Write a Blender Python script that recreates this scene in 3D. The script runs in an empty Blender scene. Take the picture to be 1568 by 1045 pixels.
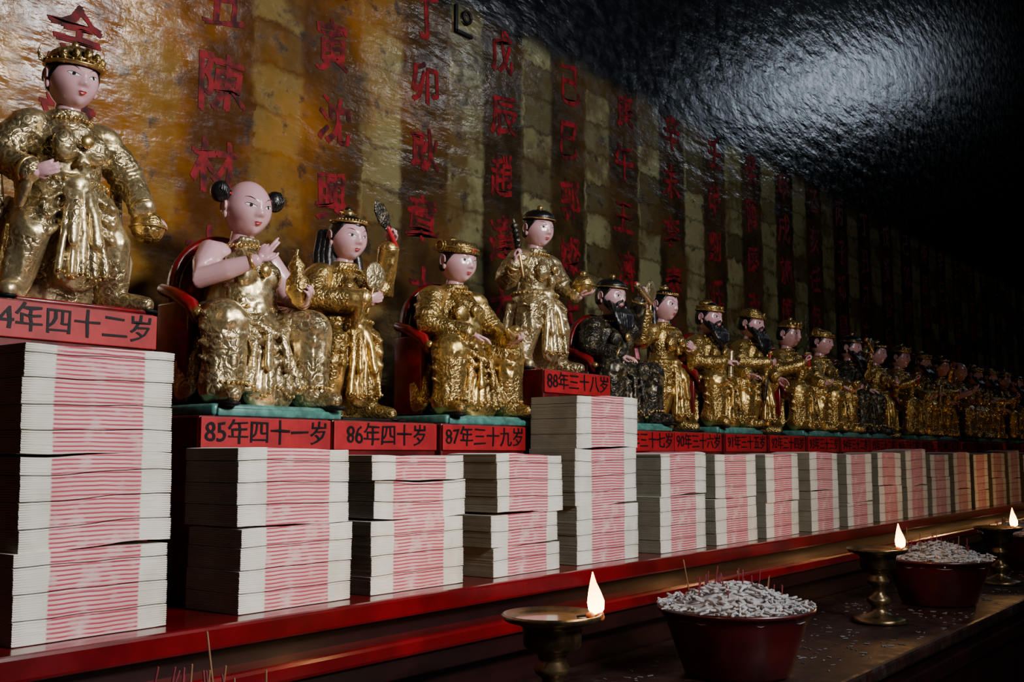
import bpy, bmesh, math, random
import numpy as np
from mathutils import Vector, Matrix, Euler, noise
random.seed(7)
scene = bpy.context.scene
COL = scene.collection
V = lambda *a: np.array(a, float)

# ------------------------------------------------------------------ materials
def newmat(name):
    m = bpy.data.materials.new(name); m.use_nodes = True
    nt = m.node_tree; b = nt.nodes['Principled BSDF']
    return m, nt, b
def N(nt, t, **kw):
    n = nt.nodes.new(t)
    for k, v in kw.items():
        if k in n.inputs.keys(): n.inputs[k].default_value = v
        else: setattr(n, k, v)
    return n
def L(nt, a, b): nt.links.new(a, b)
def math_(nt, op, a, b=None, c=None, clamp=False):
    n = nt.nodes.new('ShaderNodeMath'); n.operation = op; n.use_clamp = clamp
    for i, x in enumerate((a, b, c)):
        if x is None: continue
        if isinstance(x, (int, float)): n.inputs[i].default_value = x
        else: nt.links.new(x, n.inputs[i])
    return n.outputs[0]
def mixc(nt, f, a, b, blend='MIX'):
    n = nt.nodes.new('ShaderNodeMix'); n.data_type = 'RGBA'; n.blend_type = blend
    for s, x in ((n.inputs[0], f), (n.inputs[6], a), (n.inputs[7], b)):
        if isinstance(x, (int, float)): s.default_value = x
        elif isinstance(x, tuple): s.default_value = (*x, 1) if len(x) == 3 else x
        else: nt.links.new(x, s)
    return n.outputs[2]
def mrange(nt, x, a, b, c=0.0, d=1.0):
    n = nt.nodes.new('ShaderNodeMapRange'); n.interpolation_type = 'SMOOTHSTEP'
    nt.links.new(x, n.inputs[0])
    for i, v in enumerate((a, b, c, d)): n.inputs[i+1].default_value = v
    return n.outputs[0]
def tex_noise(nt, scale, detail=4, rough=.55, vec=None):
    n = N(nt, 'ShaderNodeTexNoise'); n.inputs['Scale'].default_value = scale
    n.inputs['Detail'].default_value = detail; n.inputs['Roughness'].default_value = rough
    if vec is not None: L(nt, vec, n.inputs['Vector'])
    return n.outputs['Fac']
def objco(nt): return N(nt, 'ShaderNodeTexCoord').outputs['Object']
def bump(nt, b, h, strength, dist, prev=None):
    n = N(nt, 'ShaderNodeBump'); n.inputs['Strength'].default_value = strength
    n.inputs['Distance'].default_value = dist; L(nt, h, n.inputs['Height'])
    if prev is not None: L(nt, prev, n.inputs['Normal'])
    if b is not None: L(nt, n.outputs[0], b.inputs['Normal'])
    return n.outputs[0]
def simple(name, col, rough=.5, metal=0, var=.15, coat=0, bs=0, scale=40):
    m, nt, b = newmat(name)
    co = objco(nt); f = tex_noise(nt, scale, 5, .6, co)
    c2 = tuple(max(0, x*(1-var*2)) for x in col)
    L(nt, mixc(nt, mrange(nt, f, .35, .65), col, c2), b.inputs['Base Color'])
    b.inputs['Roughness'].default_value = rough; b.inputs['Metallic'].default_value = metal
    b.inputs['Coat Weight'].default_value = coat; b.inputs['Coat Roughness'].default_value = .15
    if bs: bump(nt, b, f, bs, .002)
    return m
def goldmat(name, cA, cB, dark, pat=46, metal=.75, darkmix=0):
    m, nt, b = newmat(name)
    co = objco(nt)
    big = tex_noise(nt, 4, 4, .6, co); fine = tex_noise(nt, 70, 3, .6, co)
    vo = N(nt, 'ShaderNodeTexVoronoi'); vo.feature = 'DISTANCE_TO_EDGE'; vo.inputs['Scale'].default_value = pat
    L(nt, co, vo.inputs['Vector'])
    v2 = N(nt, 'ShaderNodeTexVoronoi'); v2.inputs['Scale'].default_value = pat*.6; L(nt, co, v2.inputs['Vector'])
    ed = mrange(nt, vo.outputs['Distance'], .02, .14)
    ring = math_(nt, 'SINE', math_(nt, 'MULTIPLY', v2.outputs['Distance'], 17.0))
    ring = mrange(nt, ring, -.5, .7)
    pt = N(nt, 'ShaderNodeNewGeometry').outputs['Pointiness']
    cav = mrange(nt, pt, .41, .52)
    c = mixc(nt, mrange(nt, big, .35, .65), cA, cB)
    zone = mrange(nt, tex_noise(nt, 5.5, 1, .5, co), .44, .52)
    h = math_(nt, 'ADD', math_(nt, 'MULTIPLY', ed, .5), math_(nt, 'MULTIPLY', ring, .6))
    hz = math_(nt, 'MULTIPLY', h, zone)
    c = mixc(nt, math_(nt, 'MULTIPLY', math_(nt, 'SUBTRACT', 1.0, ring), math_(nt, 'MULTIPLY', zone, .45)), c, dark)
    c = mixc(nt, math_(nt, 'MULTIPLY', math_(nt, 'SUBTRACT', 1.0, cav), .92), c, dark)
    worn = mrange(nt, tex_noise(nt, 11, 6, .7, co), .53, .68)
    c = mixc(nt, math_(nt, 'MULTIPLY', worn, .6), c, dark)
    if darkmix:
        c = mixc(nt, math_(nt, 'MULTIPLY', mrange(nt, tex_noise(nt, 30, 3, .6, co), .62, .5), darkmix), c, (.012, .011, .010))
    L(nt, c, b.inputs['Base Color']); b.inputs['Metallic'].default_value = metal
    L(nt, mrange(nt, fine, .3, .7, .24, .40), b.inputs['Roughness'])
    hh = math_(nt, 'ADD', hz, math_(nt, 'MULTIPLY', fine, .2))
    bump(nt, b, hh, .3, .005)
    return m
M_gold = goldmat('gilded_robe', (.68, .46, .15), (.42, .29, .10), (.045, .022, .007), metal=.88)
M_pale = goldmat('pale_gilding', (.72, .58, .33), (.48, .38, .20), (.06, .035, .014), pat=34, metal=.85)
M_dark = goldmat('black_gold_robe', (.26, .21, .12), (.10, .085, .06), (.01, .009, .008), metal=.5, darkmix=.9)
M_trim = simple('gold_trim', (.80, .55, .20), .25, .85, .2)
M_skin = simple('painted_skin', (.66, .37, .41), .28, 0, .05, .5, 0, 6)
M_hair = simple('black_lacquer_hair', (.008, .008, .01), .3, 0, .2, .3, .6, 60)
M_white = simple('eye_white', (.85, .83, .80), .25, 0, .02)
M_lip = simple('lip_red', (.45, .012, .025), .3, 0, .05)
M_red = simple('red_lacquer', (.20, .004, .008), .28, 0, .25, .5, .1, 12)
M_turq = simple('turquoise_paint', (.07, .24, .21), .4, 0, .25, .2, .2, 20)
M_blk = simple('black_ink', (.006, .006, .008), .5)
M_blk.node_tree.nodes['Principled BSDF'].inputs['Specular IOR Level'].default_value = .2
M_pink = simple('pink_robe', (.62, .16, .26), .4, 0, .2, .2)
SM = [M_gold, M_skin, M_hair, M_white, M_lip, M_red, M_turq, M_dark, M_trim, M_pale, M_blk, M_pink]
GOLD, SKIN, HAIR, WHITE, LIP, RED, TURQ, DARK, TRIM, PALE, BLK, PINK = range(12)

# ------------------------------------------------------------------ mesh helpers
class Acc:
    def __init__(s): s.v = []; s.f = []; s.m = []; s.n = 0
    def add(s, part, mat=0, mtx=None):
        v, f = part; v = np.asarray(v, float)
        if mtx is not None:
            A = np.array(mtx); v = v @ A[:3, :3].T + A[:3, 3]
        s.v.append(v); s.f.extend([tuple(i+s.n for i in q) for q in f]); s.m.extend([mat]*len(f)); s.n += len(v)
    def part(s): return (np.vstack(s.v), s.f)
    def mesh(s, name, mats, smooth=True):
        me = bpy.data.meshes.new(name)
        me.from_pydata(np.vstack(s.v).tolist(), [], s.f)
        for m in mats: me.materials.append(m)
        me.polygons.foreach_set('material_index', s.m)
        me.polygons.foreach_set('use_smooth', [smooth]*len(me.polygons))
        me.update(); return me
def obj(name, me, loc=(0, 0, 0), rot=(0, 0, 0), scale=1.0):
    o = bpy.data.objects.new(name, me); COL.objects.link(o)
    o.location = loc; o.rotation_euler = rot; o.scale = (scale,)*3 if isinstance(scale, (int, float)) else scale
    return o
def nrm(a):
    a = np.asarray(a, float); l = np.linalg.norm(a); return a/l if l > 1e-9 else V(0, 0, 1)
def tube(pts, rad, n=12, sx=1, sy=1, up=None, cap=True):
    P = [np.asarray(p, float) for p in pts]; R = list(rad)
    k = len(P); T = []
    for i in range(k):
        a = P[max(i-1, 0)]; b = P[min(i+1, k-1)]; T.append(nrm(b-a))
    if up is None:
        u = V(0, 0, 1) if abs(T[0][2]) < .8 else V(0, 1, 0)
    else: u = np.asarray(up, float)
    C = []; RR = []; TT = []
    if cap:
        for a in (75, 50, 25):
            a = math.radians(a); C.append(P[0]-T[0]*R[0]*math.sin(a)*.9); RR.append(R[0]*math.cos(a)); TT.append(T[0])
    for i in range(k): C.append(P[i]); RR.append(R[i]); TT.append(T[i])
    if cap:
        for a in (25, 50, 75):
            a = math.radians(a); C.append(P[-1]+T[-1]*R[-1]*math.sin(a)*.9); RR.append(R[-1]*math.cos(a)); TT.append(T[-1])
    vs = []; s = None
    for c, r, t in zip(C, RR, TT):
        if up is None and s is not None: s = nrm(s - t*np.dot(s, t))
        else: s = nrm(np.cross(t, u))
        nn = np.cross(s, t)
        for j in range(n):
            a = 2*math.pi*j/n
            vs.append(c + s*r*sx*math.cos(a) + nn*r*sy*math.sin(a))
    fs = []
    m = len(C)
    for i in range(m-1):
        for j in range(n):
            fs.append((i*n+j, i*n+(j+1) % n, (i+1)*n+(j+1) % n, (i+1)*n+j))
    fs.append(tuple(range(n))[::-1]); fs.append(tuple((m-1)*n+j for j in range(n)))
    return np.array(vs), [tuple(reversed(q)) for q in fs]
def ell(c, r, rot=None, nu=16, nv=10):
    vs = []; fs = []
    for i in range(nv+1):
        la = -math.pi/2 + math.pi*i/nv
        for j in range(nu):
            a = 2*math.pi*j/nu
            vs.append((math.cos(la)*math.cos(a)*r[0], math.cos(la)*math.sin(a)*r[1], math.sin(la)*r[2]))
    for i in range(nv):
        for j in range(nu):
            fs.append((i*nu+j, i*nu+(j+1) % nu, (i+1)*nu+(j+1) % nu, (i+1)*nu+j))
    v = np.array(vs)
    if rot is not None: v = v @ np.array(Euler(rot).to_matrix()).T
    return v+np.asarray(c, float), fs
def lathe(prof, n=32, c=(0, 0, 0)):
    vs = []; fs = []
    for r, z in prof:
        for j in range(n):
            a = 2*math.pi*j/n; vs.append((r*math.cos(a), r*math.sin(a), z))
    m = len(prof)
    for i in range(m-1):
        for j in range(n):
            fs.append((i*n+j, i*n+(j+1) % n, (i+1)*n+(j+1) % n, (i+1)*n+j))
    return np.array(vs)+np.asarray(c, float), fs
def rbox(lo, hi, bev=.004, seg=2):
    bm = bmesh.new(); bmesh.ops.create_cube(bm, size=1)
    lo = Vector(lo); hi = Vector(hi)
    for v in bm.verts:
        v.co = Vector([(lo[i]+hi[i])/2 + v.co[i]*(hi[i]-lo[i]) for i in range(3)])
    if bev: bmesh.ops.bevel(bm, geom=bm.edges[:], offset=bev, segments=seg, profile=.5, affect='EDGES')
    bm.verts.index_update()
    r = (np.array([v.co[:] for v in bm.verts]), [tuple(v.index for v in f.verts) for f in bm.faces]); bm.free(); return r
def extr(poly, y0, y1):
    n = len(poly); vs = [(x, y0, z) for x, z in poly]+[(x, y1, z) for x, z in poly]
    fs = [tuple(range(n)), tuple(range(2*n-1, n-1, -1))]+[(i, i+n, (i+1) % n+n, (i+1) % n) for i in range(n)]
    return np.array(vs), fs
def remesh(parts, voxel, sm=3, fac=.5):
    a = Acc()
    for p in parts: a.add(p)
    me = a.mesh('tmp', []); o = obj('tmp', me)
    bm = bmesh.new(); bm.from_mesh(me); bmesh.ops.recalc_face_normals(bm, faces=bm.faces); bm.to_mesh(me); bm.free()
    r = o.modifiers.new('r', 'REMESH'); r.mode = 'VOXEL'; r.voxel_size = voxel
    if sm: s = o.modifiers.new('s', 'SMOOTH'); s.iterations = sm; s.factor = fac
    dg = bpy.context.evaluated_depsgraph_get(); e = o.evaluated_get(dg); m2 = e.to_mesh()
    n = len(m2.vertices); co = np.empty(n*3); m2.vertices.foreach_get('co', co)
    no = np.empty(n*3); m2.vertices.foreach_get('normal', no)
    fs = [tuple(p.vertices) for p in m2.polygons]
    e.to_mesh_clear(); bpy.data.objects.remove(o); bpy.data.meshes.remove(me)
    return co.reshape(-1, 3), no.reshape(-1, 3), fs
def text_part(s, size, extrude=.0006, off=0.0):
    cu = bpy.data.curves.new('t', 'FONT'); cu.body = s; cu.size = size; cu.align_x = 'CENTER'; cu.align_y = 'CENTER'
    cu.extrude = extrude; cu.offset = off; cu.resolution_u = 3
    o = bpy.data.objects.new('t', cu); COL.objects.link(o)
    dg = bpy.context.evaluated_depsgraph_get(); e = o.evaluated_get(dg); m = e.to_mesh()
    vs = np.array([v.co[:] for v in m.vertices]) if len(m.vertices) else np.zeros((0, 3)); fs = [tuple(p.vertices) for p in m.polygons]
    e.to_mesh_clear(); bpy.data.objects.remove(o); bpy.data.curves.remove(cu)
    return vs, fs
ROTX = Matrix.Rotation(math.pi/2, 4, 'X')

# ------------------------------------------------------------------ head
G = lambda x, w: math.exp(-(x/w)**2)
KF, KL = 1.2, 1.12
def hp(phi, lam, off=0.0, fat=1.0):
    ap = abs(phi)/KF; d = 0; pf = phi/KF; lf = lam/KL
    if ap < 1.4:
        d += .13*G(pf, .13)*G(lf+.13, .085) + .065*G(pf, .11)*G(lf-.04, .2)
        d += .05*G(ap-.14, .06)*G(lf+.18, .06)
        d -= .055*G(ap-.36, .19)*G(lf-.09, .12)
        d += .03*G(ap-.36, .15)*G(lf-.07, .055)
        d += .035*G(ap-.52, .28)*G(lf+.28, .22)
        d += .022*G(ap-.3, .3)*G(lf-.28, .07)
        d += .065*G(pf, .16)*G(lf+.37, .045) + .06*G(pf, .14)*G(lf+.46, .045)
        d -= .03*G(pf, .2)*G(lf+.56, .05) + .015*G(pf, .3)*G(lf+.415, .02)
        d += .07*G(pf, .28)*G(lf+.74, .17)
    r = 1+d+off
    cl = math.cos(lam)
    x = r*math.sin(phi)*cl*.80*fat; y = -r*math.cos(phi)*cl*.86; z = r*math.sin(lam)
    if z < 0: x *= 1-.20*min(1, -z)**1.4
    else: x *= 1-.05*z; z *= .96
    return (x, y, z)
def head_mesh(fat=1.0, nu=88, nv=64):
    vs = []; fs = []
    for i in range(nv+1):
        la = -math.pi/2+math.pi*i/nv
        for j in range(nu):
            t = j/nu*2-1; ph = math.pi*(t*.62+.38*t**3)
            vs.append(hp(ph, la, 0, fat))
    for i in range(nv):
        for j in range(nu): fs.append((i*nu+j, i*nu+(j+1) % nu, (i+1)*nu+(j+1) % nu, (i+1)*nu+j))
    return np.array(vs), fs
def patch(f0, f1, a, b, off, fat, nu=16, nv=5):
    vs = []; fs = []
    for i in range(nu+1):
        t = i/nu; ph = (a+(b-a)*t)*KF; l0 = f0(t*2-1)*KL; l1 = f1(t*2-1)*KL
        for j in range(nv+1): vs.append(hp(ph, l0+(l1-l0)*j/nv, off, fat))
    for i in range(nu):
        for j in range(nv): fs.append((i*(nv+1)+j, (i+1)*(nv+1)+j, (i+1)*(nv+1)+j+1, i*(nv+1)+j+1))
    return np.array(vs), fs
def build_head(A, c, hr, rot, fat=1.0, brow=.02, sidehair=True, hair=True, hairline=.60, bald=False):
    mt = Matrix.Translation(Vector(c)) @ Euler(rot).to_matrix().to_4x4() @ Matrix.Scale(hr, 4)
    A.add(head_mesh(fat), SKIN, mt)
    for s in (-1, 1):
        c0 = s*.36; w = .2
        up = lambda t, s=s: .075+.052*(max(0, 1-t*t))**.7+.035*t*s
        lo = lambda t, s=s: .075-.038*(max(0, 1-t*t))**.8+.035*t*s
        A.add(patch(lo, up, c0-w, c0+w, .014, fat), WHITE, mt)
        A.add(patch(up, lambda t, s=s: up(t, s)+.026*(1-.5*abs(t)), c0-w*1.08, c0+w*1.08, .022, fat, 16, 2), BLK, mt)
        ir = .056
        A.add(patch(lambda t: .082-ir*.8*(max(0, 1-t*t))**.5, lambda t: .082+ir*(max(0, 1-t*t))**.5, c0-ir*1.1, c0+ir*1.1, .02, fat, 10, 4), BLK, mt)
        bl = lambda t, s=s: .27+.05*(1-t*t)+.06*t*s
        A.add(patch(bl, lambda t, s=s: bl(t, s)+brow*(1.35-abs(t)), s*.38-.23, s*.38+.23, .016, fat, 16, 2), BLK, mt)
        e = Acc(); ea = s*.80*fat
        e.add(ell((ea, .08, -.02), (.07, .16, .26), (0, s*.12, 0)))
        e.add(ell((ea, .02, -.27), (.07, .09, .13)))
        rim = [(ea+s*.07, .08+.15*math.cos(a), .0+.23*math.sin(a)) for a in np.linspace(-.9, 3.4, 12)]
        e.add(tube(rim, [.035]*12, 6))
        A.add(e.part(), SKIN, mt)
    mw = .17
    A.add(patch(lambda t: -.415-.005, lambda t: -.415+.055*(1-t*t)**.8-.018*G(t, .16)+.012*abs(t), -mw, mw, .014, fat), LIP, mt)
    A.add(patch(lambda t: -.415-.065*(max(0, 1-t*t))**.8, lambda t: -.415, -mw*.88, mw*.88, .014, fat), LIP, mt)
    if hair:
        vs = []; fs = []; nu, nv = 56, 12
        for j in range(nu):
            ph = -math.pi+2*math.pi*j/nu; ap = abs(ph)
            hl = hairline-.10*G(ap-.0, .2) if ap < .85 else hairline-(ap-.85)*1.3
            if sidehair: hl = max(hl, -.55)
            else: hl = max(hl, .1)
            for i in range(nv+1):
                la = hl+(math.pi/2-hl)*i/nv
                o = .075 if i > 0 else -.02
                vs.append(hp(ph, la, o, fat))
        for j in range(nu):
            for i in range(nv): fs.append((j*(nv+1)+i, ((j+1) % nu)*(nv+1)+i, ((j+1) % nu)*(nv+1)+i+1, j*(nv+1)+i+1))
        A.add((np.array(vs), fs), HAIR, mt)
    return mt

# ------------------------------------------------------------------ hands
HC = {}
def hand_mesh(pose):
    if pose in HC: return HC[pose]
    P = [ell((0, 0, .25), (.21, .10, .28)), tube([(0, 0, -.15), (0, 0, .1)], [.13, .15], 12)]
    roots = [(-.16, .40, .36), (-.055, .46, .44), (.055, .47, .48), (.16, .43, .42)]  # little..index (thumb side +x)
    for i, (x, z, ln) in enumerate(roots):
        c = {'relax': .38, 'grip': 1.25, 'point': (1.35 if i < 2 else .12), 'hold': .75}[pose]
        a = {'grip': .6, 'hold': .3}.get(pose, .15) if not (pose == 'point' and i < 2) else .8
        p = V(x, 0, z-.08); pts = [p]; p = V(x*1.05, 0.01, z+.02); pts.append(p)
        dx = x*.35
        for k, fr in enumerate((.45, .32, .25)):
            d = nrm((dx, math.sin(a), math.cos(a))); p = p+d*ln*fr; pts.append(p); a += c*(.8 if k else 1)
        P.append(tube(pts, [.06, .062, .056, .05, .04], 8))
    if pose in ('grip', 'hold'): th = [(.15, .02, .1), (.27, .1, .25), (.24, .24, .38), (.1, .3, .45)]
    else: th = [(.15, .02, .1), (.3, .08, .24), (.36, .14, .4), (.35, .17, .54)]
    P.append(tube(th, [.08, .072, .06, .045], 8))
    v, n, f = remesh(P, .03, 2)
    HC[pose] = (v, f); return HC[pose]
def add_hand(A, wr, d, nor, side, pose, Lh=.115, mat=SKIN):
    v, f = hand_mesh(pose)
    d = nrm(d); nor = nrm(np.asarray(nor)-d*np.dot(nor, d)); x = np.cross(nor, d)
    v = v.copy()
    if side < 0: v[:, 0] *= -1; f = [tuple(reversed(q)) for q in f]
    R = np.stack([x, nor, d], 1)
    A.add((v*Lh @ R.T + np.asarray(wr), f), mat)

def beads(A, pts, r, mat=TRIM):
    for p in pts: A.add(ell(p, (r, r, r), None, 8, 6), mat)
def loop(c, rx, ry, r, n=28, dz=0, a0=0, a1=2*math.pi):
    return [(c[0]+rx*math.cos(a), c[1]+ry*math.sin(a), c[2]+dz*math.sin(a)) for a in np.linspace(a0, a1, n)]

# ------------------------------------------------------------------ hats
def hat(A, kind, mt):
    a = Acc()
    if kind == 'buns':
        for s in (-1, 1):
            a.add(ell((s*1.08, .02, .44), (.34, .31, .37), None, 20, 14), HAIR)
            a.add(tube(loop((s*.80, .03, .42), .1, .18, 0, 12), [.04]*12, 6), LIP)
            for k in range(3): a.add(tube([(s*(.97+.09*k), -.29, .27+.06*k), (s*(1.07+.08*k), -.30, .51), (s*(1.02+.06*k), -.16, .76)], [.022]*3, 6), HAIR)
            a.add(ell((s*.64, .18, .28), (.19, .32, .30), None, 16, 10), HAIR)
    elif kind == 'helmet':
        a.add(lathe([(.86, .40), (.92, .42), (.93, .52), (.88, .55), (.86, .66), (.72, .90), (.48, 1.08), (.2, 1.17), (.0, 1.18)], 36), PALE)
        a.add(tube(loop((0, 0, .47), .93, .97, 0, 36), [.055]*36, 8), TRIM)
        a.add(tube(loop((0, 0, .62), .88, .92, 0, 36), [.03]*36, 8), TRIM)
        beads(a, loop((0, 0, .55), .93, .96, 0, 25), .05)
        for i in range(5):
            an = -math.pi/2+(i-2)*.42
            a.add(ell((.9*math.cos(an), .92*math.sin(an), .78-.05*abs(i-2)), (.13, .13, .22-.02*abs(i-2))), GOLD)
        a.add(ell((0, 0, 1.2), (.12, .12, .16)), TRIM)
        for s in (-1, 1):
            for k in range(3):
                a.add(tube([(s*.86, .1, .45), (s*(1.08+.03*k), .16, .5+.1*k), (s*(1.12-.02*k), .18, .74+.12*k)], [.08, .06, .02], 8, .5, 1), PALE)
    elif kind == 'crown':
        a.add(lathe([(.80, .50), (.86, .50), (.84, .70), (.76, .74), (.6, .92), (.3, 1.06), (0, 1.1)], 32), GOLD)
        a.add(tube(loop((0, 0, .53), .85, .88, 0, 32), [.06]*32, 8), TRIM)
        for i in range(7):
            an = -math.pi/2+(i-3)*.36
            a.add(ell((.82*math.cos(an), .84*math.sin(an), .76), (.10, .10, .16)), TRIM)
        a.add(ell((0, -.88, .8), (.14, .08, .22)), GOLD); a.add(ell((0, 0, 1.12), (.16, .16, .18)), TRIM)
    elif kind == 'scholar':
        a.add(lathe([(.84, .42), (.90, .42), (.92, .58), (.90, .62)], 32), GOLD)
        a.add(tube(loop((0, 0, .45), .9, .93, 0, 32), [.07]*32, 8), GOLD)
        a.add(tube(loop((0, 0, .62), .9, .93, 0, 32), [.05]*32, 8), TRIM)
        a.add(ell((0, .08, .70), (.84, .84, .34), None, 24, 14), GOLD)
        a.add(ell((0, .45, .88), (.5, .36, .32), None, 20, 12), GOLD)
        for s in (-1, 1):
            a.add(ell((s*1.0, .2, .66), (.08, .34, .32), None, 18, 10), GOLD)
            a.add(tube([(s*1.0+s*.08, .2+.23*math.cos(t), .66+.22*math.sin(t)) for t in np.linspace(0, 6.28, 14)], [.035]*14, 6), TRIM)
        a.add(ell((0, -.92, .56), (.12, .06, .12)), LIP)
    elif kind == 'cap':
        a.add(lathe([(.86, .52), (.89, .52), (.84, .72), (.7, .9), (.4, 1.04), (0, 1.08)], 28), HAIR)
        a.add(tube(loop((0, 0, .55), .88, .91, 0, 30), [.04]*30, 8), TRIM)
        a.add(ell((0, 0, 1.16), (.17, .17, .17)), TRIM)
    elif kind == 'topknot':
        a.add(tube(loop((0, 0, .66), .78, .8, 0, 26), [.045]*26, 6), TRIM)
        a.add(ell((0, .12, 1.05), (.28, .28, .2), None, 16, 10), TRIM)
        a.add(ell((0, .12, 1.22), (.17, .17, .14), None, 16, 10), HAIR)
        beads(a, loop((0, -.02, .74), .72, .76, 0, 14, 0, math.pi*1.1, math.pi*1.9), .055)
        a.add(tube([(-.42, .12, 1.08), (.42, .12, 1.1)], [.03, .03], 6), TRIM)
    elif kind == 'official':
        a.add(lathe([(.86, .44), (.90, .44), (.88, .72), (.8, .78), (.5, .82), (0, .84)], 30), GOLD)
        a.add(ell((0, .28, .92), (.62, .45, .28), None, 22, 12), GOLD)
        a.add(tube(loop((0, 0, .47), .89, .92, 0, 32), [.055]*32, 8), TRIM)
        a.add(tube(loop((0, 0, .72), .86, .89, 0, 32), [.04]*32, 8), TRIM)
        a.add(ell((0, -.92, .64), (.16, .06, .13)), TRIM)
        for s in (-1, 1):
            a.add(tube([(s*.8, .35, .7), (s*1.15, .4, .72), (s*1.4, .42, .68)], [.06, .12, .08], 8, .35, 1, (0, 1, 0)), GOLD)
    elif kind == 'turban':
        for k in range(4): a.add(tube(loop((0, .03*k, .5+.12*k), .86-.1*k, .9-.1*k, 0, 30, dz=.04), [.11]*30, 8), GOLD)
        a.add(ell((0, .1, .95), (.5, .5, .2), None, 18, 10), GOLD)
        a.add(ell((0, -.9, .66), (.13, .08, .16)), TRIM)
    v, f = a.part(); A2 = Acc()
    M4 = np.array(mt); v = v @ M4[:3, :3].T + M4[:3, 3]
    A.v.append(v); A.f.extend([tuple(i+A.n for i in q) for q in f]); A.m.extend(a.m); A.n += len(v)

# ------------------------------------------------------------------ props
def prop(A, kind, p, d):
    p = np.asarray(p, float); d = nrm(d)
    if kind == 'ball':
        A.add(ell(p, (.065, .065, .065), None, 20, 14), GOLD)
        A.add(tube([(p[0]+.066*math.cos(t), p[1]+.066*math.sin(t), p[2]) for t in np.linspace(0, 6.28, 20)], [.007]*20, 6), TRIM)
        A.add(ell(p+V(0, 0, .07), (.02, .02, .02)), TRIM)
    elif kind == 'gourd':
        A.add(tube([p-d*.05, p-d*.02, p+d*.03, p+d*.055, p+d*.085, p+d*.12], [.03, .05, .045, .025, .034, .012], 16), GOLD)
        A.add(tube([p+d*.12, p+d*.15+V(.01, 0, 0)], [.008, .006], 6), TRIM)
    elif kind == 'sword':
        A.add(tube([p-d*.06, p+d*.05], [.012, .012], 8), LIP)
        A.add(ell(p-d*.07, (.02, .02, .02)), TRIM)
        A.add(tube([p+d*.05-V(.04, 0, 0), p+d*.05+V(.04, 0, 0)], [.013, .013], 8), TRIM)
        A.add(tube([p+d*.05, p+d*.22, p+d*.33, p+d*.38], [.02, .022, .018, .003], 8, 1, .25, (0, 1, 0)), DARK)
    elif kind == 'blade':
        A.add(tube([p-d*.05, p+d*.05], [.012, .012], 8), LIP)
        A.add(tube([p+d*.04, p+d*.10, p+d*.16, p+d*.20], [.018, .045, .04, .004], 10, 1, .2, (0, 1, 0)), DARK)
    elif kind == 'club':
        A.add(tube([p-d*.12, p+d*.05], [.011, .011], 8), TRIM)
        for k in range(5): A.add(ell(p+d*(.06+.03*k), (.022, .022, .02)), DARK)
        A.add(tube([p+d*.05, p+d*.22], [.013, .010], 8), DARK)
    elif kind == 'fan':
        A.add(tube([p-d*.08, p+d*.04], [.009, .009], 8), TRIM)
        A.add(ell(p+d*.1, (.065, .012, .07), None, 18, 10), PALE)
    elif kind == 'scroll':
        A.add(tube([p-d*.09, p+d*.09], [.024, .024], 12), PALE)
        for s in (-1, 1): A.add(ell(p+d*.1*s, (.015, .015, .015)), LIP)
    elif kind == 'ingot':
        A.add(tube([p-V(.06, 0, -.02), p-V(.03, 0, .01), p+V(.03, 0, -.01), p+V(.06, 0, .02)], [.012, .03, .03, .012], 10), TRIM)
        A.add(ell(p+V(0, 0, .02), (.03, .03, .028)), TRIM)

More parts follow.
